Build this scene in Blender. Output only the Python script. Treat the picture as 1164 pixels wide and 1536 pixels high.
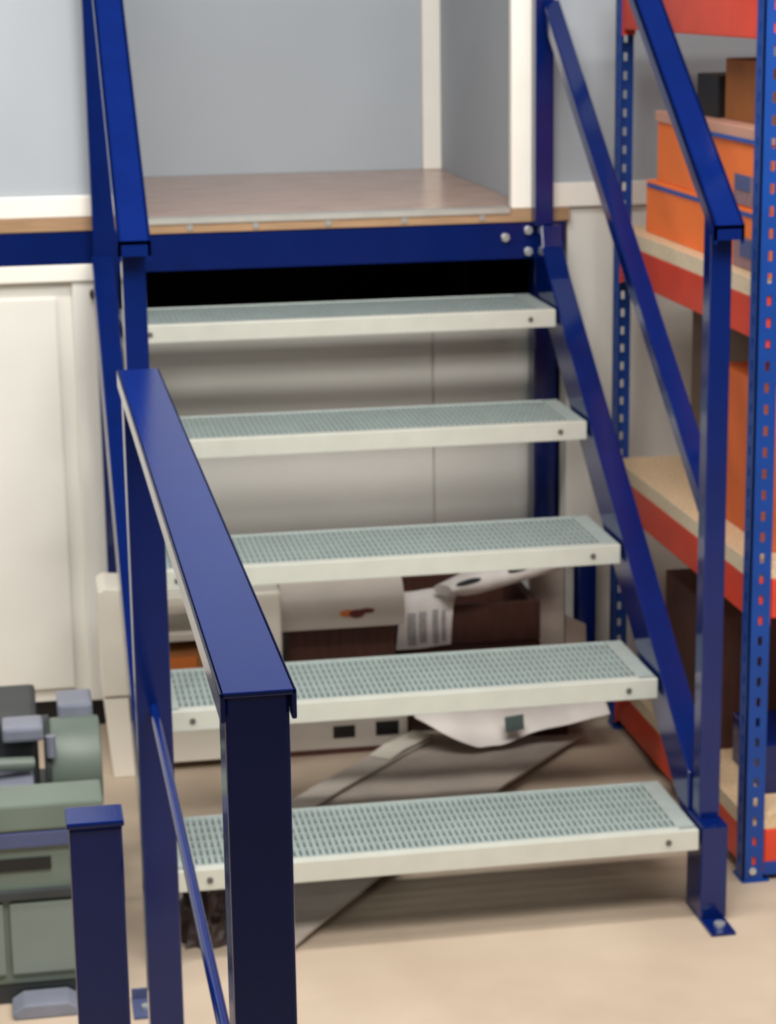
import bpy, bmesh, math, random
from mathutils import Vector, Matrix, noise

random.seed(7)
scene = bpy.context.scene
for o in list(bpy.data.objects):
    bpy.data.objects.remove(o)

# ------------------------------------------------------------------ camera
PITCH, YAW, ROLL, FPX = 0.2386, 0.1695, -0.0144, 3292.6
CAM = Vector((-0.2196, -3.4146, 1.6114))
F = Vector((math.sin(YAW) * math.cos(PITCH), math.cos(YAW) * math.cos(PITCH), -math.sin(PITCH)))
RT = Vector((math.cos(YAW), -math.sin(YAW), 0))
UP = RT.cross(F)
c, s = math.cos(ROLL), math.sin(ROLL)
RT2, UP2 = RT * c + UP * s, UP * c - RT * s
cam_data = bpy.data.cameras.new('camera')
cam = bpy.data.objects.new('camera', cam_data)
scene.collection.objects.link(cam)
m3 = Matrix((RT2, UP2, -F)).transposed()
cam.matrix_world = Matrix.Translation(CAM) @ m3.to_4x4()
cam_data.sensor_fit = 'HORIZONTAL'
cam_data.sensor_width = 36.0
cam_data.lens = 36.0 * FPX / 1164.0
cam_data.clip_start, cam_data.clip_end = 0.05, 60
cam_data.dof.use_dof = True
cam_data.dof.focus_distance = 1.25
cam_data.dof.aperture_fstop = cam_data.lens / 1000 / 0.003
scene.camera = cam

# ------------------------------------------------------------------ light
scene.view_settings.view_transform = 'Standard'
scene.view_settings.look = 'None'
scene.view_settings.gamma = 1.0
scene.view_settings.use_curve_mapping = False
scene.view_settings.exposure = 0.0
world = bpy.data.worlds.new('hall')
scene.world = world
world.use_nodes = True
bg = world.node_tree.nodes['Background']
bg.inputs[0].default_value = (0.92, 0.96, 1.0, 1)
bg.inputs[1].default_value = 0.08


def strip_light(name, loc, sx, sy, watts, col=(1.0, 0.972, 0.93), tilt=(0, 0, 0)):
    l = bpy.data.lights.new(name, 'AREA')
    l.shape = 'RECTANGLE'
    l.size, l.size_y, l.energy, l.color = sx, sy, watts, col
    o = bpy.data.objects.new(name, l)
    o.location, o.rotation_euler = loc, tilt
    scene.collection.objects.link(o)


strip_light('fluorescent_strip_near', (-0.35, -0.75, 3.6), 2.2, 0.30, 74)
strip_light('fill_strip_front', (0.5, -1.95, 2.65), 2.4, 0.40, 48, tilt=(math.radians(56), 0, 0))  # added fill, tilted to brighten the boards behind the treads
strip_light('fill_strip_high', (0.3, -1.9, 3.2), 2.4, 0.40, 68, tilt=(math.radians(46), 0, 0))  # second added fill, set steeper to light the gaps between treads
strip_light('fluorescent_strip_left', (-3.0, -0.6, 3.6), 2.2, 0.30, 60)
strip_light('fluorescent_strip_right', (2.6, -1.2, 3.6), 2.2, 0.30, 45)
strip_light('fill_strip_behind', (0.4, -5.6, 3.3), 2.4, 0.40, 30, tilt=(math.radians(60), 0, 0))  # weak fill added for the fronts of the near posts

# ------------------------------------------------------------------ materials
MATS = {}


def lin(r, g, b):
    f = lambda v: (v / 255 / 12.92) if v / 255 <= 0.04045 else ((v / 255 + 0.055) / 1.055) ** 2.4
    return (f(r), f(g), f(b), 1)


def mat(name, rgb, rough=0.5, metal=0.0, var=0.0, scale=8.0, bump=0.0, bscale=60.0, rgb2=None, kind='noise', spec=0.5, stretch=(1, 1, 1), coat=0.0):
    m = bpy.data.materials.new(name)
    m.use_nodes = True
    nt = m.node_tree
    b = nt.nodes['Principled BSDF']
    col = lin(*rgb)
    b.inputs['Base Color'].default_value = col
    b.inputs['Roughness'].default_value = rough
    b.inputs['Metallic'].default_value = metal
    b.inputs['Specular IOR Level'].default_value = spec
    b.inputs['Coat Weight'].default_value = coat
    b.inputs['Coat Roughness'].default_value = 0.14
    tc = nt.nodes.new('ShaderNodeTexCoord')
    mp = nt.nodes.new('ShaderNodeMapping')
    mp.inputs['Scale'].default_value = stretch
    nt.links.new(tc.outputs['Object'], mp.inputs[0])
    if var > 0 or rgb2:
        if kind == 'voronoi':
            t = nt.nodes.new('ShaderNodeTexVoronoi')
            t.inputs['Scale'].default_value = scale
            fac = t.outputs['Color']
        else:
            t = nt.nodes.new('ShaderNodeTexNoise')
            t.inputs['Scale'].default_value = scale
            t.inputs['Detail'].default_value = 4
            fac = t.outputs['Fac']
        nt.links.new(mp.outputs[0], t.inputs['Vector'])
        r = nt.nodes.new('ShaderNodeValToRGB')
        r.color_ramp.elements[0].position = 0.32
        r.color_ramp.elements[1].position = 0.68
        c2 = lin(*rgb2) if rgb2 else tuple(min(1, v * (1 + var)) for v in col[:3]) + (1,)
        c1 = col if rgb2 else tuple(v * (1 - var) for v in col[:3]) + (1,)
        r.color_ramp.elements[0].color = c1
        r.color_ramp.elements[1].color = c2
        nt.links.new(fac, r.inputs[0])
        nt.links.new(r.outputs[0], b.inputs['Base Color'])
    if bump > 0:
        n2 = nt.nodes.new('ShaderNodeTexNoise')
        n2.inputs['Scale'].default_value = bscale
        n2.inputs['Detail'].default_value = 3
        nt.links.new(mp.outputs[0], n2.inputs['Vector'])
        bp = nt.nodes.new('ShaderNodeBump')
        bp.inputs['Strength'].default_value = bump
        bp.inputs['Distance'].default_value = 0.004
        nt.links.new(n2.outputs['Fac'], bp.inputs['Height'])
        nt.links.new(bp.outputs[0], b.inputs['Normal'])
    MATS[name] = m
    return m


NAVY = mat('navy_gloss_paint', (5, 26, 86), 0.13, 0, 0.08, 14, 0.02, 300, coat=0.0, spec=0.52)
RBLUE = mat('rack_blue_paint', (0, 58, 136), 0.42, 0, 0.08, 14)
RORANGE = mat('rack_orange_paint', (208, 64, 36), 0.42, 0, 0.08, 14)
GALV = mat('galvanised_steel', (172, 182, 178), 0.45, 0.3, 0.06, 60)
GALVN = mat('galvanised_nosing', (198, 200, 190), 0.4, 0.2, 0.03, 30)
GRATE = mat('galvanised_grating', (152, 165, 163), 0.5, 0.2, 0.06, 30)
WHITE = mat('white_painted_board', (226, 224, 216), 0.5, 0, 0.025, 5)
SKIRT = mat('white_gloss_trim', (244, 240, 230), 0.3, 0, 0.02, 6)
GREY = mat('grey_wall_paint', (170, 177, 184), 0.7, 0, 0.025, 4, 0.06, 250)
DECK = mat('laminate_floor', (166, 134, 116), 0.25, 0, 0, 9, rgb2=(188, 158, 140), stretch=(1, 5, 1))
PLYEDGE = mat('plywood_edge', (160, 128, 96), 0.7, 0, 0.15, 30, stretch=(0.4, 1, 6))
ALU = mat('aluminium_edging', (205, 205, 198), 0.35, 0.6, 0.05, 20)
STEEL = mat('bright_screw_steel', (200, 205, 205), 0.3, 0.7, 0.05, 20)
FLOOR = mat('painted_concrete', (170, 152, 133), 0.6, 0, 0, 3.2, 0.12, 90, rgb2=(187, 170, 150))
CHIP = mat('chipboard', (196, 164, 128), 0.75, 0, 0, 130, rgb2=(222, 194, 158))
CHIPE = mat('chipboard_edge', (214, 196, 168), 0.75, 0, 0.1, 120)
OBOX = mat('orange_card', (240, 120, 52), 0.6, 0, 0.06, 6)
OLID = mat('pale_lid_card', (200, 150, 130), 0.6, 0, 0.06, 6)
BLINE = mat('blue_print', (40, 82, 160), 0.6)
LABEL = mat('grey_blue_label', (142, 112, 118), 0.6, 0, 0.1, 60)
LABELD = mat('dark_blue_print', (76, 88, 132), 0.6, 0, 0.1, 80)
BROWN = mat('brown_card', (150, 92, 44), 0.75, 0, 0.1, 12)
DBROWN = mat('dark_brown_board', (74, 40, 30), 0.7, 0, 0.2, 16, stretch=(6, 1, 1))
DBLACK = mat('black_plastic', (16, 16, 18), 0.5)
PLAST = mat('white_plastic', (228, 222, 208), 0.38, 0, 0.02, 6)
PGREY = mat('pale_grey_card', (192, 182, 172), 0.6, 0, 0.05, 10)
PAPER = mat('newsprint', (232, 226, 222), 0.8, 0, 0.08, 18)
PRINT = mat('grey_print', (172, 168, 168), 0.8, 0, 0.25, 120)
SHEET = mat('crumpled_white_sheet', (240, 232, 226), 0.6, 0, 0.05, 14)
CARD = mat('grey_brown_card', (172, 160, 150), 0.75, 0, 0.1, 8)
BEIGE = mat('beige_card', (176, 160, 148), 0.75, 0, 0.08, 9)
GREENL = mat('dark_green_label', (52, 70, 66), 0.6)
MGREEN = mat('machine_grey_green', (98, 110, 100), 0.45, 0, 0.08, 8)
MGREENL = mat('machine_pale_panel', (112, 122, 116), 0.5, 0, 0.06, 8)
MDARK = mat('machine_dark_iron', (52, 56, 58), 0.5, 0.2, 0.15, 12)
MPALE = mat('machine_pale_alloy', (124, 128, 142), 0.4, 0.2, 0.1, 14)
MBLUE = mat('machine_blue_band', (66, 74, 108), 0.45, 0, 0.08, 9)
ORANGEP = mat('orange_print', (196, 106, 40), 0.6)
DKRED = mat('dark_red_print', (92, 34, 36), 0.6)
BOLTG = mat('dull_zinc_bolt', (92, 92, 88), 0.5, 0.3)
OBROWN = mat('orange_brown_card', (204, 98, 44), 0.7, 0, 0.1, 10)
SHADEB = mat('shade_brown_card', (112, 92, 76), 0.75, 0, 0.1, 8)
SHADE_LUMP = mat('dark_shade_lump', (70, 56, 54), 0.45, 0, 0.35, 18)

# ------------------------------------------------------------------ builders
COL = scene.collection
WLOC = {}


class MB:
    """Collects shapes in world metres; build() links them as one mesh object."""

    def __init__(self):
        self.v, self.f = [], []

    def add(self, verts, faces):
        n = len(self.v)
        self.v += [tuple(p) for p in verts]
        self.f += [tuple(i + n for i in f) for f in faces]
        return self

    def box(self, x0, x1, y0, y1, z0, z1):
        return self.add([(x0, y0, z0), (x1, y0, z0), (x1, y1, z0), (x0, y1, z0), (x0, y0, z1), (x1, y0, z1), (x1, y1, z1), (x0, y1, z1)],
                        [(0, 3, 2, 1), (4, 5, 6, 7), (0, 1, 5, 4), (1, 2, 6, 5), (2, 3, 7, 6), (3, 0, 4, 7)])

    def prism(self, poly, a, b, axis='x'):
        """poly in the plane across the axis, extruded from a to b. x: (y,z); y: (x,z); z: (x,y)."""
        n = len(poly)
        mk = {'x': lambda p, t: (t, p[0], p[1]), 'y': lambda p, t: (p[0], t, p[1]), 'z': lambda p, t: (p[0], p[1], t)}[axis]
        vs = [mk(p, a) for p in poly] + [mk(p, b) for p in poly]
        fs = [tuple(range(n)), tuple(range(2 * n - 1, n - 1, -1))]
        fs += [(i, i + n, (i + 1) % n + n, (i + 1) % n) for i in range(n)]
        return self.add(vs, fs)

    def cyl(self, p, q, r, n=16, r2=None):
        p, q = Vector(p), Vector(q)
        d = (q - p).normalized()
        u = d.orthogonal().normalized()
        w = d.cross(u)
        r2 = r if r2 is None else r2
        vs = []
        for base, rr in ((p, r), (q, r2)):
            for i in range(n):
                t = 2 * math.pi * i / n
                vs.append(base + (u * math.cos(t) + w * math.sin(t)) * rr)
        fs = [tuple(range(n - 1, -1, -1)), tuple(range(n, 2 * n))]
        fs += [(i, (i + 1) % n, (i + 1) % n + n, i + n) for i in range(n)]
        return self.add(vs, fs)

    def build(self, name, material, parent=None, bevel=0.0, smooth=False, segs=2):
        me = bpy.data.meshes.new(name)
        o = bpy.data.objects.new(name, me)
        COL.objects.link(o)
        xs = [[p[k] for p in self.v] for k in range(3)]
        ctr = Vector([(min(a) + max(a)) / 2 for a in xs])
        base = WLOC.get(parent.name, Vector()) if parent else Vector()
        bm = bmesh.new()
        vs = [bm.verts.new(Vector(p) - ctr) for p in self.v]
        for f in self.f:
            try:
                bm.faces.new([vs[i] for i in f])
            except ValueError:
                pass
        bmesh.ops.recalc_face_normals(bm, faces=bm.faces)
        if bevel > 0:
            es = [e for e in bm.edges if len(e.link_faces) == 2 and e.calc_face_angle(0) > 0.5]
            bmesh.ops.bevel(bm, geom=es, offset=bevel, segments=segs, profile=0.6, affect='EDGES', clamp_overlap=True)
        bm.to_mesh(me)
        bm.free()
        if smooth:
            me.shade_smooth()
            me.set_sharp_from_angle(angle=math.radians(40))
        me.materials.append(material)
        o.location = ctr - base
        WLOC[o.name] = ctr
        if parent:
            o.parent = parent
        return o


def B(x0, x1, y0, y1, z0, z1):
    return MB().box(x0, x1, y0, y1, z0, z1)


def tag(o, label, cat, group=None):
    o['label'], o['category'] = label, cat
    if group:
        o['group'] = group
    return o


def thing(name, label, cat, loc, group=None):
    o = bpy.data.objects.new(name, None)
    o.empty_display_size = 0.1
    COL.objects.link(o)
    o.location = loc
    WLOC[o.name] = Vector(loc)
    return tag(o, label, cat, group)


def structure(o):
    o['kind'] = 'structure'
    return o


def copy_tree(o, parent, offset=Vector()):
    c_ = o.copy()
    COL.objects.link(c_)
    c_.parent = parent
    c_.location = o.location + offset
    for ch in list(o.children):
        copy_tree(ch, c_)
    return c_


# ------------------------------------------------------------------ measures of the stair
RISE, GOING, WID, H1, TD = 0.19, 0.2553, 0.903, 0.173, 0.246
DECK_Z = H1 + 5 * RISE          # 1.123
YD = 1.2337                     # front of the deck
YW = 1.246                      # face of the upper walls

# ------------------------------------------------------------------ structure
structure(B(-7, 7, -7, 6, -0.1, 0).build('floor', FLOOR))
# lower white cladding left of the stair: panels in a frame under the deck
wl = structure(B(-4, -0.02, 1.262, 1.32, 0.07, 1.035).build('wall_lower_left', WHITE))
B(-4, -0.016, 1.236, 1.264, 1.000, 1.036).build('top_rail', SKIRT, wl, 0.003)
B(-0.092, -0.02, 1.245, 1.264, 0.07, 1.0).build('stile', WHITE, wl, 0.003)
B(-1.3, -1.23, 1.245, 1.264, 0.07, 1.0).build('stile', WHITE, wl, 0.003)
B(-1.225, -0.125, 1.251, 1.264, 0.10, 0.965).build('panel', WHITE, wl, 0.004)
B(-2.4, -1.305, 1.251, 1.264, 0.10, 0.965).build('panel', WHITE, wl, 0.004)
B(-4, -0.02, 1.285, 1.32, 0, 0.07).build('plinth', DBLACK, wl)
MB().cyl((-0.045, 1.246, 0.972), (-0.045, 1.22, 0.972), 0.011, 14).build('catch', DBLACK, wl, 0.002)
# white boards closing the space under the deck, behind the treads
wu = structure(B(-0.02, 0.985, 1.44, 1.46, 0.0, 0.86).build('wall_under_stair', WHITE))
B(-0.02, 0.7165, 1.43, 1.441, 0.0, 0.87).build('panel', WHITE, wu, 0.002)
B(0.7195, 0.985, 1.43, 1.441, 0.0, 0.87).build('panel', WHITE, wu, 0.002)
structure(B(-0.05, -0.02, 1.32, 2.3, 0, 1.09).build('wall_under_deck_left', DBLACK))  # black paints the darkness under the deck into this side
# lower white cladding right of the stair
wr = structure(B(0.985, 4, 1.25, 1.31, 0, DECK_Z).build('wall_lower_right', WHITE))
B(0.985, 1.005, 1.31, 2.3, 0, 1.09).build('return_panel', DBLACK, wr)  # unseen return, coloured black to keep the void dark
structure(B(-0.05, 1.0, 2.34, 2.4, 0, 1.09).build('wall_under_deck_back', DBLACK))  # black stands for the shade at the back of the void
# upper grey walls standing on the deck
structure(B(-4, -0.03, YW, 1.32, DECK_Z, 2.9).build('wall_upper_left', GREY))
structure(B(0.91, 4, YW, 1.32, DECK_Z, 2.9).build('wall_upper_right', GREY))
structure(B(0.91, 0.96, 1.32, 2.36, DECK_Z, 2.9).build('wall_alcove_right', GREY))
structure(B(-0.08, -0.03, 1.32, 2.36, DECK_Z, 2.9).build('wall_alcove_left', GREY))
structure(B(-0.08, 0.96, 2.3, 2.36, DECK_Z, 2.9).build('wall_alcove_back', GREY))
structure(B(-4, -0.035, 1.2355, YW, DECK_Z + 0.012, DECK_Z + 0.056).build('baseboard_left', SKIRT, None, 0.003))
structure(B(0.945, 4, 1.2355, YW + 0.004, DECK_Z, DECK_Z + 0.052).build('baseboard_right', SKIRT, None, 0.003))
structure(B(0.857, 0.909, 1.236, 1.262, DECK_Z, 2.9).build('trim_1', SKIRT, None, 0.003))
structure(B(-0.035, 0.0, 1.236, 1.262, DECK_Z, 2.9).build('trim_2', SKIRT, None, 0.003))
structure(B(0.862, 0.910, 2.278, 2.3, DECK_Z, 2.9).build('trim_3', SKIRT, None, 0.003))

# ------------------------------------------------------------------ platform
plat = thing('mezzanine_platform', 'raised brown laminate landing with aluminium edging on a navy beam at the stair head', 'platform', (0.47, 1.25, 0))
MB().box(-0.03, 0.985, YD, YW, 1.094, DECK_Z - 0.0005).box(-4, -0.03, YD, YW, 1.106, DECK_Z + 0.0115).box(-0.03, 0.91, YW, 2.3, 1.094, DECK_Z - 0.0005).build('deck_board', DECK, plat)
MB().box(-0.03, 0.985, YD - 0.002, YD, 1.095, DECK_Z - 0.001).box(-4, -0.03, YD - 0.002, YD, 1.107, DECK_Z + 0.011).build('board_edge', PLYEDGE, plat)
nos = MB().prism([(YD - 0.006, DECK_Z - 0.009), (YD - 0.006, DECK_Z + 0.003), (YD + 0.034, DECK_Z + 0.003), (YD + 0.034, DECK_Z), (YD - 0.0025, DECK_Z), (YD - 0.0025, DECK_Z - 0.009)], 0.03, 0.852).build('edging_strip', ALU, plat)
for x in (0.07, 0.16, 0.30, 0.455, 0.62, 0.79):
    MB().cyl((x, YD - 0.002, 1.106), (x, YD - 0.0050, 1.106), 0.0065, 12).build('screw', STEEL, plat)
bm_ = MB().prism([(1.236, 1.015), (1.236, 1.092), (1.286, 1.092), (1.286, 1.087), (1.241, 1.087), (1.241, 1.020), (1.286, 1.020), (1.286, 1.015)], -0.02, 0.975).prism([(1.236, 1.037), (1.236, 1.104), (1.286, 1.104), (1.286, 1.037)], -4, -0.02).build('front_beam', NAVY, plat)
for x, z in ((0.842, 1.062), (0.893, 1.076), (0.893, 1.030)):
    MB().cyl((x, 1.236, z), (x, 1.226, z), 0.010, 6).build('bolt', STEEL, plat, 0.0015)
B(0.93, 0.985, 1.33, 1.385, 0, 1.015).build('column', NAVY, plat, 0.004)

# ------------------------------------------------------------------ staircase
st = thing('metal_staircase', 'open navy steel staircase with five galvanised grating treads', 'staircase', (0.45, 0.3, 0))


def make_tread():
    z = H1
    m = MB()
    m.box(0.001, 0.006, 0.008, TD, z - 0.036, z - 0.001).box(WID - 0.006, WID - 0.001, 0.008, TD, z - 0.036, z - 0.001)
    m.box(0.001, 0.034, 0.008, TD, z - 0.006, z).box(WID - 0.034, WID - 0.001, 0.008, TD, z - 0.006, z)
    m.box(0.034, WID - 0.034, TD - 0.006, TD, z - 0.034, z)
    t = m.build('tread', GALV, st, 0.0012)
    MB().prism([(0, z - 0.037), (0, z), (0.022, z), (0.022, z - 0.004), (0.005, z - 0.004), (0.005, z - 0.037)], 0.001, WID - 0.001).build('nosing', GALVN, t, 0.0014)
    g = MB()
    n = 75
    for i in range(n):
        x = 0.036 + (WID - 0.072) * (i + 0.5) / n
        g.box(x - 0.0034, x + 0.0034, 0.021, TD - 0.006, z - 0.028, z - 0.0015)
    for k in range(7):
        y = 0.030 + 0.034 * k
        g.box(0.034, WID - 0.034, y - 0.003, y + 0.003, z - 0.012, z - 0.002)
    gr = g.build('grating', GRATE, t)
    gr['kind'] = 'stuff'
    for x in (0.055, WID - 0.055):
        MB().cyl((x, 0.001, z - 0.019), (x, -0.002, z - 0.019), 0.0055, 10).build('bolt', BOLTG, t)
    return t


tread0 = make_tread()
for i, dz in zip(range(1, 5), (0.003, 0.000, 0.001, 0.0)):
    copy_tree(tread0, st, Vector((0, GOING * i, RISE * i + dz)))

SL = 0.728


def sline(y):
    return 0.185 + SL * y


for x0, x1, side in ((-0.05, -0.005, 'l'), (0.908, 0.955, 'r')):
    ytop = 1.10
    pts = [(0.085, sline(0.085)), (ytop, sline(ytop)), (1.165, 1.045), (1.178, 1.09), (1.232, 1.09), (1.232, 0.95),
           (1.19, sline(1.19) - 0.115), (0.10, sline(0.10) - 0.115), (0.085, 0.14)]
    if side == 'l':
        pts = [(0.085, sline(0.085)), (ytop, sline(ytop)), (1.165, 1.045), (1.178, 1.06), (1.178, sline(1.178) - 0.115), (0.10, sline(0.10) - 0.115), (0.085, 0.14)]
    MB().prism(pts, x0, x1).build('stringer', NAVY, st, 0.003)
    fp = B(x0 + (0.012 if side == 'l' else 0), x1, 0.0, 0.085, 0.006, 0.178).build('foot_post', NAVY, st, 0.0035)
    bp = MB().box(x0 + (0.014 if side == 'l' else 0.0), x1 - 0.003, -0.062, 0.085, 0, 0.006).build('base_plate', NAVY, fp, 0.001)
    xc = (x0 + x1) / 2
    MB().cyl((xc, -0.034, 0.006), (xc, -0.034, 0.014), 0.010, 6).build('anchor_bolt', STEEL, fp, 0.001)
    # newel post, handrail, knee rail
    nx = xc - 0.0195
    yp0, yp1 = 0.034, 0.074

    def hz(y):
        return (1.233 if side == 'r' else 1.240) + 0.735 * (y - 0.02)
    if side == 'r':
        MB().prism([(yp0, 0.10), (yp1, 0.10), (yp1, hz(yp1) - 0.006), (yp0, hz(yp0) - 0.006)], nx + 0.001, nx + 0.038).build('newel_post', NAVY, st, 0.003)
    else:
        MB().prism([(yp0, 0.10), (yp1, 0.10), (yp1, hz(yp1) - 0.006), (yp0, hz(yp0) - 0.006)], nx + 0.001, nx + 0.038).build('newel_post', NAVY, st, 0.003)
    hx0, hx1 = xc - 0.0255, xc + 0.0255
    # handrail: inverted channel following the pitch
    ya, yb = -0.004, 1.235
    hr = MB()
    hr.prism([(ya, hz(ya)), (yb, hz(yb)), (yb, hz(yb) - 0.006), (ya, hz(ya) - 0.006)], hx0, hx1)
    for a, b in ((hx0, hx0 + 0.005), (hx1 - 0.005, hx1)):
        hr.prism([(ya, hz(ya)), (yb, hz(yb)), (yb, hz(yb) - 0.030), (ya, hz(ya) - 0.030)], a, b)
    hr.prism([(ya, hz(ya)), (ya + 0.004, hz(ya)), (ya + 0.004, hz(ya) - 0.024), (ya, hz(ya) - 0.024)], hx0, hx1)
    hr.build('handrail', NAVY, st)

    def kz(y):
        return 0.685 + 0.722 * y
    if side == 'r':
        MB().prism([(yp1, kz(yp1) + 0.018), (1.19, kz(1.19) + 0.018), (1.19, kz(1.19) - 0.022), (yp1, kz(yp1) - 0.022)], xc - 0.018, xc + 0.018).build('knee_rail', NAVY, st, 0.003)
    if side == 'r':
        B(0.899, 0.939, 1.19, 1.232, 1.09, 2.25).build('head_post', NAVY, st, 0.003)
    else:
        B(-0.046, 0.004, 1.185, 1.232, 0.0, 2.25).build('head_post', NAVY, st, 0.003)

# ------------------------------------------------------------------ near guard rail
gr_ = thing('guard_rail', 'nearest navy guard rail with broad flat top, in front of the stair foot', 'railing', (-0.074, -1.4, 0))
GZ = 1.157
cap = MB()
cap.box(-0.099, -0.048, -2.045, -0.785, GZ - 0.004, GZ)
cap.box(-0.099, -0.0955, -2.045, -0.785, GZ - 0.021, GZ).box(-0.0515, -0.048, -2.045, -0.785, GZ - 0.021, GZ)
cap.build('top_rail', NAVY, gr_, 0.0012)
for y0 in (-2.036, -0.84):
    p_ = B(-0.0953, -0.0518, y0, y0 + 0.043, 0.006, GZ - 0.0045).build('post', NAVY, gr_, 0.0025)
    B(-0.125, -0.022, y0 - 0.03, y0 + 0.073, 0, 0.006).build('base_plate', NAVY, p_, 0.001)
MB().cyl((-0.0745, -1.993, 0.745), (-0.0745, -0.84, 0.745), 0.0058, 14).build('knee_bar', NAVY, gr_, 0, True)

sp = thing('short_post', 'short free-standing navy post with flat pale blue top beside the machine', 'post', (-0.168, -1.43, 0))
B(-0.1935, -0.1430, -1.452, -1.418, 0.006, 0.836).build('tube', NAVY, sp, 0.003)
B(-0.1955, -0.1410, -1.454, -1.408, 0.836, 0.842).build('end_cap', NAVY, sp, 0.002)
B(-0.225, -0.112, -1.485, -1.385, 0, 0.006).build('base_plate', NAVY, sp, 0.001)

# ------------------------------------------------------------------ racking
rk = thing('pallet_racking', 'blue and orange boltless racking with chipboard shelves right of the stair', 'shelving', (1.25, 0.6, 0))
RX0, RX1, RY0, RY1, RTOP = 1.036, 1.52, 0.15, 1.06, 2.2


def upright(x, y, sx, sy):
    """Punched angle: one flange along X (facing y), one along Y (facing x)."""
    m = MB()
    w, t, pitch, hw, hh = 0.038, 0.003, 0.038, 0.008, 0.017
    z = 0.004
    for ax in (0, 1):
        def bx(a, b, z0, z1):
            if ax == 0:
                xs = sorted((x + sx * a, x + sx * b)); ys = sorted((y, y + sy * t))
            else:
                xs = sorted((x, x + sx * t)); ys = sorted((y + sy * a, y + sy * b))
            m.box(xs[0], xs[1], ys[0], ys[1], z0, z1)
        a0, a1 = w / 2 - hw / 2 + 0.002, w / 2 + hw / 2 + 0.002
        bx(0, a0, z, RTOP)
        bx(a1, w, z, RTOP)
        zz = 0.02
        bx(a0, a1, z, zz + 0.012)
        zz += 0.012
        while zz < RTOP - pitch:
            bx(a0, a1, zz + hh, zz + pitch)
            zz += pitch
    u = m.build('upright', RBLUE, rk)
    return u


ups = []
for x, sx in ((RX0, 1), (RX1, -1)):
    for y, sy in ((RY0, 1), (RY1, -1)):
        u = upright(x, y, sx, sy)
        MB().box(min(x - sx * .002, x + sx * 0.05), max(x - sx * .002, x + sx * .05), min(y - sy * .003, y + sy * .05), max(y - sy * .003, y + sy * .05), 0, 0.004).build('foot_plate', RBLUE, u)
        MB().cyl((x + sx * 0.018, y, 0.022), (x + sx * 0.018, y - sy * 0.004, 0.022), 0.007, 8).build('rivet', STEEL, u)
for z in (0.012, 1.0, 2.12):
    for y in (RY0, RY1):
        B(RX0 + 0.04, RX1 - 0.04, min(y, y) - 0.0 if y == RY0 else y - 0.012, y + 0.012 if y == RY0 else y, z, z + 0.024).build('end_brace', RBLUE, rk)


def shelf(ztop, bh=0.072, thick=0.030):
    zb = ztop - thick
    bd = B(RX0 + 0.006, RX1 - 0.006, RY0 + 0.006, RY1 - 0.006, zb, ztop).build('shelf_board', CHIP, rk, 0.001)
    B(RX0 + 0.0045, RX0 + 0.006, RY0 + 0.042, RY1 - 0.042, zb, ztop).build('board_edge', CHIPE, bd)
    for x, sx in ((RX0, 1), (RX1, -1)):
        a, b = sorted((x + sx * 0.004, x + sx * 0.03))
        bb = MB().box(a, b, RY0 + 0.042, RY1 - 0.042, zb - bh, zb)
        beam = bb.build('long_beam', RORANGE, rk, 0.003)
        a, b = sorted((x + sx * 0.0035, x + sx * 0.010))
        for y0 in (RY0 + 0.004, RY1 - 0.040):
            B(a, b, y0, y0 + 0.036, zb - bh - 0.012, zb + 0.004).build('end_connector', RORANGE, beam)
    for y, sy in ((RY0, 1), (RY1, -1)):
        a, b = sorted((y + sy * 0.004, y + sy * 0.026))
        B(RX0 + 0.042, RX1 - 0.042, a, b, zb - bh, zb).build('side_beam', RORANGE, rk, 0.003)
        a, b = sorted((y + sy * 0.0035, y + sy * 0.009))
        for x0 in (RX0 + 0.011, RX1 - 0.040):
            B(x0, x0 + 0.029, a, b, zb - bh - 0.012, zb + 0.004).build('end_connector', RORANGE, rk)


for z in (0.128, 0.600, 1.098, 1.605):
    shelf(z)

# stock on the racking


def carton(name, label, x0, x1, y0, y1, z0, z1, m, group=None, lid=None, lidm=None, cat='box'):
    t = thing(name, label, cat, ((x0 + x1) / 2, (y0 + y1) / 2, z0), group)
    h = z1 - z0
    B(x0, x1, y0, y1, z0, z1 - (0.012 if lid else 0.0)).build('body', m, t, 0.003)
    if lid:
        B(x0 - 0.004, x1 + 0.004, y0 - 0.004, y1 + 0.004, z1 - 0.022, z1).build('lid', lidm, t, 0.002)
    return t


S2 = 1.098
t1 = carton('storage_box', 'wider orange box at the bottom of the stack on the middle shelf', 1.072, 1.42, 0.20, 0.945, S2, 1.205, OBOX)
B(1.070, 1.072, 0.21, 0.385, 1.10, 1.155).build('label_patch', LABEL, t1)
B(1.0685, 1.070, 0.255, 0.345, 1.12, 1.150).build('printed_square', LABELD, t1)
B(1.0695, 1.072, 0.21, 0.930, 1.192, 1.199).build('blue_line', BLINE, t1)
t2 = carton('storage_box', 'upper orange box with pale lid, stacked on the wider orange box', 1.078, 1.40, 0.21, 0.892, 1.205, 1.346, OBOX, lid=True, lidm=OLID)
B(1.0715, 1.0738, 0.216, 0.70, 1.320, 1.327).build('blue_line', BLINE, t2)
B(1.0755, 1.078, 0.22, 0.405, 1.209, 1.262).build('label_patch', LABEL, t2)
B(1.074, 1.0755, 0.315, 0.395, 1.235, 1.262).build('printed_square', LABELD, t2)
carton('cardboard_box', 'dark brown cardboard box on top of the orange boxes', 1.12, 1.36, 0.23, 0.60, 1.346, 1.458, BROWN)
carton('black_case', 'small black case behind the brown cardboard box on the orange stack', 1.11, 1.24, 0.615, 0.74, 1.346, 1.425, DBLACK, cat='case')
S3 = 0.600
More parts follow.
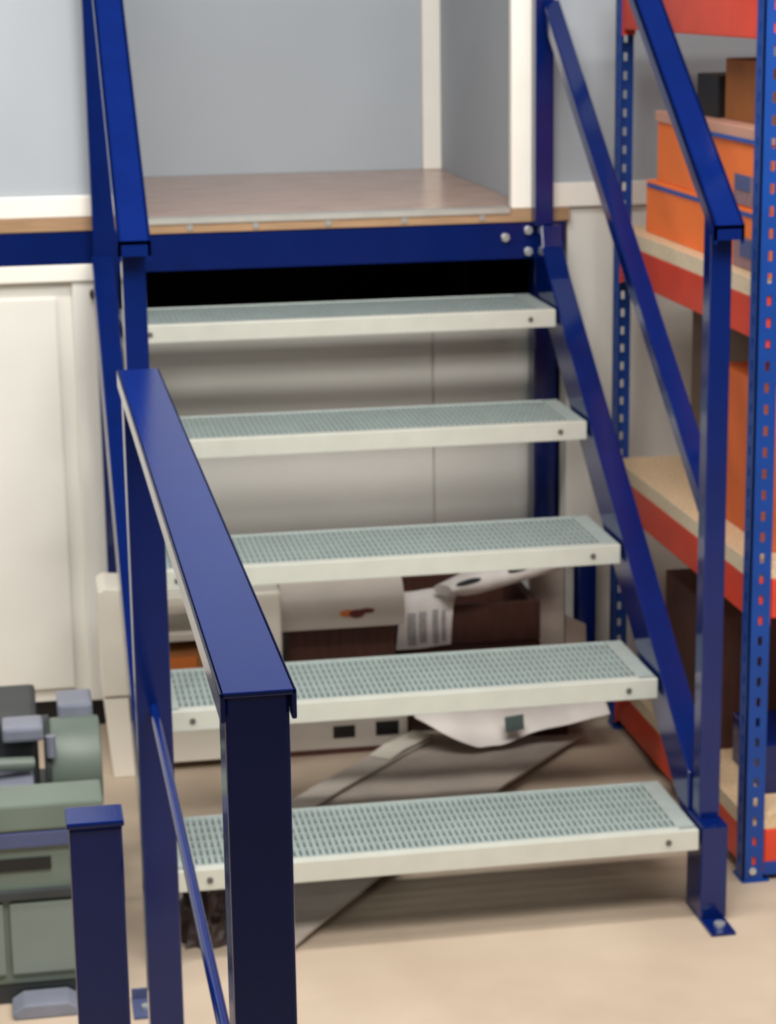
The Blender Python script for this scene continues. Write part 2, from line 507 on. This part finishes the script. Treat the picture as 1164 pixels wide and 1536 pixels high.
carton('cardboard_box', 'orange-brown carton on the second shelf, nearest the front upright', 1.10, 1.42, 0.22, 0.54, S3, 0.893, OBROWN)
carton('cardboard_box', 'dull grey-brown carton set back on the second shelf, darkened to give the shade behind the orange-brown one', 1.17, 1.46, 0.56, 0.93, S3, 0.935, SHADEB)  # enlarged and darkened to stand for the shade under the shelf above
carton('cardboard_box', 'dark brown carton on the lowest shelf of the racking', 1.10, 1.40, 0.50, 0.86, 0.128, 0.40, DBROWN)
carton('tool_case', 'dark blue case on the lowest shelf beside the front upright', 1.11, 1.34, 0.25, 0.44, 0.128, 0.225, NAVY, cat='case')

# ------------------------------------------------------------------ clutter under the stair
wc = thing('white_cabinet', 'low white plastic casing with two rounded end caps on the floor behind the guard rail', 'cabinet', (0.11, 1.05, 0))


def endcap(x0, x1, z1, taper):
    pts = [(x0 + taper, 0.0), (x1, 0.0), (x1, z1 - 0.018)]
    for k in range(1, 5):
        a = math.pi / 2 * k / 4
        pts.append((x1 - 0.018 + 0.018 * math.cos(a), z1 - 0.018 + 0.018 * math.sin(a)))
    for k in range(0, 5):
        a = math.pi / 2 + math.pi / 2 * k / 4
        pts.append((x0 + 0.012 + 0.012 * math.cos(a), z1 - 0.012 + 0.012 * math.sin(a)))
    pts.append((x0, 0.19))
    return MB().prism(pts, 0.93, 1.16, 'y')


MB().prism([(-0.078, 0.178), (-0.012, 0.178), (-0.012, 0.397), (-0.022, 0.408), (-0.064, 0.412), (-0.078, 0.404)], 0.93, 1.06, 'y').build('end_cap', PLAST, wc, 0.005)
MB().prism([(-0.062, 0.0), (-0.008, 0.0), (-0.010, 0.174), (-0.076, 0.174)], 0.934, 1.06, 'y').build('leg', PLAST, wc, 0.003)
B(0.236, 0.298, 0.93, 1.06, 0.0, 0.384).build('end_cap', PLAST, wc, 0.010, segs=3)
B(-0.012, 0.236, 0.94, 1.06, 0.358, 0.382).build('top_panel', PLAST, wc, 0.004)
B(-0.012, 0.236, 1.15, 1.16, 0.02, 0.342).build('back_panel', PLAST, wc)
B(-0.010, 0.236, 0.945, 1.15, 0.285, 0.298).build('shelf', PGREY, wc)
B(-0.010, 0.236, 0.945, 1.15, 0.02, 0.11).build('base_drawer', PLAST, wc, 0.004)
cb = carton('small_carton', 'small orange-brown carton inside the white casing', 0.05, 0.20, 0.96, 1.10, 0.11, 0.262, BROWN)
MB().box(0.06, 0.12, 0.958, 0.960, 0.20, 0.245).build('orange_label', ORANGEP, cb)

# stack with the printed lid
carton('grey_carton', 'low grey carton with black openings, lowest of the stack under the stair', 0.312, 0.570, 0.985, 1.25, 0.0, 0.135, PGREY)
gcar = [o for o in bpy.data.objects if o.name == 'grey_carton'][0]
B(0.408, 0.455, 0.9835, 0.985, 0.035, 0.062).build('opening', DBLACK, gcar)
B(0.500, 0.550, 0.9835, 0.985, 0.035, 0.066).build('opening', DBLACK, gcar)
B(0.312, 0.570, 0.9835, 0.985, 0.0, 0.012).build('foot_shade', DBROWN, gcar)  # dark strip painting the shadow along the carton's lower edge
brn = thing('brown_box', 'dark reddish brown box under the pale printed lid', 'box', (0.44, 1.1, 0.135))
B(0.318, 0.548, 1.0, 1.24, 0.135, 0.279).build('body', DBROWN, brn, 0.002)
for k in range(9):
    x = 0.33 + 0.0255 * k
    B(x, x + 0.004, 0.9975, 1.001, 0.14, 0.276).build('rib', DBROWN, brn)
lid = thing('printed_lid', 'pale grey box lid printed with an orange and dark oval mark', 'lid', (0.44, 1.1, 0.279))
lp = [(0.975, 0.281), (0.975, 0.330), (0.982, 0.352), (1.0, 0.372), (1.03, 0.384), (1.24, 0.388), (1.24, 0.281)]
MB().prism(lp, 0.302, 0.565).build('shell', PGREY, lid, 0.003, True)
lm = MB()
for (cx, cz, rx, rz, nm, mm) in ((0.443, 0.314, 0.018, 0.0075, 'orange_mark', ORANGEP), (0.462, 0.312, 0.017, 0.009, 'dark_mark', DKRED), (0.483, 0.3175, 0.017, 0.005, 'dark_red_mark', DKRED)):
    off = {'orange_mark': 0.0, 'dark_mark': 0.0006, 'dark_red_mark': 0.0003}[nm]
    MB().prism([(cx + rx * math.cos(2 * math.pi * k / 18), cz + rz * math.sin(2 * math.pi * k / 18)) for k in range(18)], 0.9738 - off, 0.9752, 'y').build(nm, mm, lid)

# dark brown crate and papers
cr = thing('brown_crate', 'dark brown wooden crate under the third tread, below the folded newspaper', 'crate', (0.74, 1.2, 0))
for z0, z1 in ((0.012, 0.100), (0.104, 0.192), (0.196, 0.284)):
    B(0.575, 0.885, 1.08, 1.095, z0, z1).build('plank', DBROWN, cr, 0.002)
for x in (0.578, 0.865):
    B(x, x + 0.018, 1.096, 1.36, 0.0, 0.282).build('side_board', DBROWN, cr, 0.002)
B(0.597, 0.864, 1.345, 1.36, 0.0, 0.282).build('back_board', DBROWN, cr, 0.002)


def sheet_strip(profile, width_a, width_b, thick=0.002, jitter=0.0, seed=0, sub=8):
    """A bent sheet: profile is a list of 3D points for its one side; width_a/width_b are the vectors to the other side at start and end."""
    m = MB()
    n = len(profile)
    P = []
    for i, p in enumerate(profile):
        t = i / (n - 1)
        w = Vector(width_a).lerp(Vector(width_b), t)
        row = []
        for k in range(sub + 1):
            q = Vector(p) + w * (k / sub)
            if jitter:
                nv = noise.noise_vector(q * 14 + Vector((seed * 3.1, seed, 0)))
                q += nv * jitter
            row.append(q)
        P.append(row)
    d = Vector(profile[1]) - Vector(profile[0])
    nrm = d.cross(Vector(width_a)).normalized() * thick
    W = sub + 1
    vs = [q for r in P for q in r] + [q + nrm for r in P for q in r]
    N = n * W
    fs = []
    for i in range(n - 1):
        for k in range(sub):
            a = i * W + k
            fs.append((a, a + 1, a + W + 1, a + W))
            fs.append((N + a, N + a + W, N + a + W + 1, N + a + 1))
    rim = [k for k in range(W)] + [i * W + sub for i in range(1, n)] + [(n - 1) * W + k for k in range(sub - 1, -1, -1)] + [i * W for i in range(n - 2, 0, -1)]
    for j in range(len(rim)):
        a, b = rim[j], rim[(j + 1) % len(rim)]
        fs.append((a, b, N + b, N + a))
    return m.add(vs, fs)


# upright folded printed sheets hanging over the crate front, left
npz = thing('newspaper', 'printed newspaper sheets hanging over the left of the crate', 'newspaper', (0.64, 1.06, 0.2))
sheet_strip([(0.560, 1.055, 0.20), (0.561, 1.060, 0.25), (0.566, 1.066, 0.293), (0.575, 1.10, 0.300), (0.58, 1.16, 0.300)], (0.122, 0, 0.004), (0.125, 0, 0.006), 0.003, 0.006, 1).build('page', PAPER, npz, 0, True)
for k, (x, w_, z0, z1) in enumerate(((0.585, 0.018, 0.21, 0.28), (0.610, 0.016, 0.215, 0.282), (0.640, 0.012, 0.21, 0.285), (0.660, 0.008, 0.215, 0.283))):
    sheet_strip([(x, 1.0505 - 0.001, z0), (x, 1.055, z0 + (z1 - z0) * 0.6), (x + 0.001, 1.0585, z1)], (w_, 0, 0), (w_, 0, 0), 0.001, 0.0, 1, 2).build('print_block', PRINT, npz)
# slanted folded newspaper roll
nr = thing('rolled_newspaper', 'flattened roll of newspaper slanting up to the right on the crate', 'newspaper', (0.79, 1.1, 0.35))
a0, b0 = Vector((0.660, 1.045, 0.332)), Vector((0.915, 1.11, 0.362))
ax = (b0 - a0).normalized()
upv = (Vector((0, 0.25, 1)) - ax * ax.dot(Vector((0, 0.25, 1)))).normalized()
sd = ax.cross(upv)
m = MB()
ring, segs_ = 20, 10
vs, fs = [], []
for i in range(segs_ + 1):
    t = i / segs_
    ctr_ = a0.lerp(b0, t)
    for k in range(ring):
        th = 2 * math.pi * k / ring
        rr = 0.027 * (1 - 0.45 * max(0, t - 0.55)) * min(1, 0.45 + 2.2 * t) * (1 + 0.05 * math.sin(3 * th + 4 * t))
        vs.append(ctr_ + sd * (0.05 * math.cos(th)) + upv * (rr * math.sin(th)))
for i in range(segs_):
    for k in range(ring):
        fs.append((i * ring + k, i * ring + (k + 1) % ring, (i + 1) * ring + (k + 1) % ring, (i + 1) * ring + k))
fs.append(tuple(range(ring)))
fs.append(tuple(range(segs_ * ring + ring - 1, segs_ * ring - 1, -1)))
m.add(vs, fs).build('paper', PAPER, nr, 0, True)
for t, L in ((0.16, 0.06), (0.62, 0.055)):
    q = a0.lerp(b0, t) - sd * 0.0 + upv * 0.008
    d_ = -sd if sd.y > 0 else sd
    q = q + d_ * 0.0485
    m = MB()
    pts = []
    for k in range(14):
        th = 2 * math.pi * k / 14
        pts.append(q + ax * (L / 2 * math.cos(th)) + upv * (0.006 * math.sin(th)))
    n_ = len(pts)
    m.add(pts + [p + d_ * 0.003 for p in pts], [tuple(range(n_)), tuple(range(2 * n_ - 1, n_ - 1, -1))] + [(k, (k + 1) % n_, (k + 1) % n_ + n_, k + n_) for k in range(n_)])
    m.build('dark_opening', MDARK, nr)  # dark oval painted for the shaded opening of the roll
# beige cardboard leaning at the right of the crate
lc = thing('leaning_cardboard', 'beige cardboard sheet leaning at the right end of the crate', 'cardboard', (0.95, 1.15, 0))
sheet_strip([(0.887, 1.175, 0.002), (0.889, 1.19, 0.20), (0.893, 1.205, 0.41)], (0.085, 0.01, 0.0), (0.080, 0.02, -0.012), 0.004, 0.002, 5).build('sheet', BEIGE, lc)
sheet_strip([(0.930, 1.02, 0.002), (0.93, 1.03, 0.16), (0.93, 1.035, 0.262)], (0.05, 0.0, 0.0), (0.05, 0.02, -0.03), 0.004, 0.002, 6).build('folded_flap', BEIGE, lc)

# crumpled white sheet hanging below tread two
cs = thing('crumpled_sheet', 'crumpled white sheet with a dark green label under the second tread', 'sheet', (0.75, 0.9, 0.1))
m = MB()
vs, fs = [], []
NX, NZ = 36, 10
for i in range(NX + 1):
    t = i / NX
    x = 0.56 + 0.41 * t
    lowz = 0.068 if t < 0.02 else None
    # lower edge: V with its point a quarter along, rising to the right
    if t < 0.32:
        zl = 0.112 - 0.066 * (t / 0.32)
    elif t < 0.45:
        zl = 0.046 - 0.002 * (t - 0.32) / 0.13
    else:
        zl = 0.044 + 0.062 * ((t - 0.45) / 0.55) ** 1.1
    zt = 0.20 - 0.03 * t
    for k in range(NZ + 1):
        u = k / NZ
        z = zl + (zt - zl) * u
        y = 0.84 + 0.12 * u + 0.02 * math.sin(9 * t + 2)
        q = Vector((x, y, z))
        nv = noise.noise_vector(q * 11)
        q += Vector((nv.x * 0.006, nv.y * 0.030, 0 if k == 0 else nv.z * 0.006))
        vs.append(q)
W = NZ + 1
N = len(vs)
vs2 = vs + [v + Vector((0, 0.003, 0.001)) for v in vs]
for i in range(NX):
    for k in range(NZ):
        a = i * W + k
        fs.append((a, a + W, a + W + 1, a + 1))
        fs.append((N + a, N + a + 1, N + a + W + 1, N + a + W))
rim = [k for k in range(W)] + [i * W + NZ for i in range(1, NX + 1)] + [NX * W + k for k in range(NZ - 1, -1, -1)] + [i * W for i in range(NX - 1, 0, -1)]
for j in range(len(rim)):
    a, b = rim[j], rim[(j + 1) % len(rim)]
    fs.append((a, b, N + b, N + a))
m.add(vs2, fs).build('sheet', SHEET, cs, 0, True)
sheet_strip([(0.748, 0.822, 0.079), (0.748, 0.828, 0.092), (0.749, 0.836, 0.108)], (0.040, 0.0, 0.004), (0.040, 0.0, 0.004), 0.002, 0.0, 2, 2).build('green_label', GREENL, cs)

# flat long card on the floor, running diagonally under the stair
fc = thing('flattened_carton', 'long flattened grey-brown carton lying diagonally on the floor under the stair', 'cardboard', (0.5, 0.6, 0))
d2 = Vector((0.63, 0.777, 0))
nn = Vector((0.777, -0.63, 0))
start = d2 * 0.14 - nn * 0.17
L = 0.99
rows = 16
prof = [start + d2 * (L * i / rows) + Vector((0, 0, 0.018 + 0.018 * math.sin(math.pi * i / rows))) for i in range(rows + 1)]
sheet_strip(prof, nn * 0.31, nn * 0.31 + d2 * 0.20, 0.006, 0.004, 9).build('top_layer', CARD, fc)
sheet_strip([p + nn * 0.01 - Vector((0, 0, 0.014)) for p in prof[:-1]], nn * 0.27, nn * 0.27, 0.005, 0.0, 11).build('bottom_layer', BEIGE, fc)
sheet_strip([p - nn * 0.006 + Vector((0, 0, 0.012)) for p in prof], nn * 0.055, nn * 0.055, 0.005, 0.002, 13, 3).build('side_flap', PGREY, fc)
sheet_strip([prof[13] + Vector((0, 0, 0.018)), prof[14] + Vector((0, 0, 0.024)), prof[16] + Vector((0, 0, 0.022))], nn * 0.05, nn * 0.05, 0.004, 0.0, 3, 3).build('white_tape', PLAST, fc)
# low dark brown block at the back under the racking side
db = B(0.79, 0.925, 0.985, 1.03, 0.0, 0.085).build('dark_block', DBROWN, None, 0.003)
tag(db, 'low dark brown block on the floor below the leaning cardboard', 'timber')
# dark crumpled lump added for the shade at the left foot
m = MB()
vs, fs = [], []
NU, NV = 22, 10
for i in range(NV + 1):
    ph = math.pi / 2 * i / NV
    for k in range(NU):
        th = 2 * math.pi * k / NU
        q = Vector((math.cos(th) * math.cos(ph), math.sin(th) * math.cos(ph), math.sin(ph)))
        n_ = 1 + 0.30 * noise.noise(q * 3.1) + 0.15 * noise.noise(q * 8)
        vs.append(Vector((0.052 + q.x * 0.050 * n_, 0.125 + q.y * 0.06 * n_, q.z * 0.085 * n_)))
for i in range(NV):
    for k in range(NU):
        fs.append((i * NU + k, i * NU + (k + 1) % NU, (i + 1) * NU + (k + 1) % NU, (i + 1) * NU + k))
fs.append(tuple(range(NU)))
cf = m.add(vs, fs).build('shade_lump', SHADE_LUMP, None)
tag(cf, 'dark crumpled lump standing in for shade on the floor under the left of the first tread', 'shade')

# ------------------------------------------------------------------ machine
mc = thing('workshop_machine', 'grey-green machine with a motor on top, partly behind the short post', 'machine', (-0.36, 0.1, 0))
B(-0.70, -0.125, -0.08, 0.0, 0.035, 0.338).build('body', MGREEN, mc, 0.006)
B(-0.71, -0.118, -0.088, 0.008, 0.300, 0.345).build('top_plate', MGREEN, mc, 0.005)
B(-0.70, -0.122, -0.088, -0.079, 0.272, 0.298).build('blue_band', MBLUE, mc, 0.002)
B(-0.66, -0.205, -0.084, -0.078, 0.232, 0.252).build('slot', DBLACK, mc)
B(-0.70, -0.122, -0.092, -0.079, 0.185, 0.200).build('rail', MDARK, mc, 0.002)
B(-0.275, -0.135, -0.088, -0.079, 0.055, 0.178).build('access_panel', MGREENL, mc, 0.003)
B(-0.46, -0.285, -0.088, -0.079, 0.055, 0.178).build('access_panel', MGREENL, mc, 0.003)
B(-0.70, -0.13, -0.075, 0.52, 0.0, 0.035).build('plinth', MDARK, mc)
MB().prism([(-0.275, 0.0), (-0.175, 0.0), (-0.17, 0.012), (-0.19, 0.024), (-0.26, 0.024), (-0.28, 0.012)], -0.14, -0.08, 'y').build('foot', MPALE, mc, 0.004)
B(-0.70, -0.125, 0.008, 0.52, 0.035, 0.185).build('bed', MDARK, mc, 0.005)
mo = MB().cyl((-0.195, 0.30, 0.272), (-0.107, 0.30, 0.272), 0.080, 28).build('motor', MGREEN, mc, 0.006, True)
MB().cyl((-0.205, 0.30, 0.272), (-0.194, 0.30, 0.272), 0.086, 28).build('flange', MDARK, mo, 0.002, True)
B(-0.178, -0.116, 0.33, 0.42, 0.325, 0.368).build('terminal_box', MPALE, mo, 0.006)
B(-0.19, -0.115, 0.23, 0.37, 0.185, 0.205).build('motor_foot', MDARK, mo, 0.003)
B(-0.62, -0.215, 0.24, 0.46, 0.185, 0.372).build('gear_housing', MDARK, mc, 0.010)
B(-0.275, -0.205, 0.19, 0.26, 0.352, 0.378).build('valve_block', MPALE, mc, 0.006)
MB().cyl((-0.194, 0.215, 0.315), (-0.194, 0.215, 0.352), 0.009, 12).build('fitting', MPALE, mc, 0, True)
B(-0.34, -0.225, 0.15, 0.235, 0.268, 0.290).build('valve_block', MPALE, mc, 0.006)
B(-0.30, -0.222, 0.13, 0.22, 0.205, 0.245).build('valve_block', MPALE, mc, 0.008)
MB().cyl((-0.36, 0.17, 0.325), (-0.225, 0.20, 0.31), 0.012, 12).build('pipe', MGREEN, mc, 0, True)

# small bracket left on the floor by the stair foot
fb = thing('floor_bracket', 'small blue-grey metal bracket on the floor beside the far post of the guard rail', 'bracket', (-0.068, -0.135, 0))
B(-0.088, -0.046, -0.175, -0.105, 0, 0.005).build('flange', MBLUE, fb, 0.001)
B(-0.088, -0.046, -0.110, -0.105, 0.005, 0.022).build('upstand', MBLUE, fb, 0.001)
MB().cyl((-0.067, -0.145, 0.005), (-0.067, -0.145, 0.011), 0.008, 6).build('bolt', STEEL, fb, 0.001)

lb = B(0.99, 1.030, 1.15, 1.20, 0.0, 0.42).build('shade_board', NAVY, None, 0.002)  # dark piece added for the shaded rack upright and its shadow
tag(lb, 'dark blue upright piece added for the shade behind the leaning cardboard by the white wall', 'board')
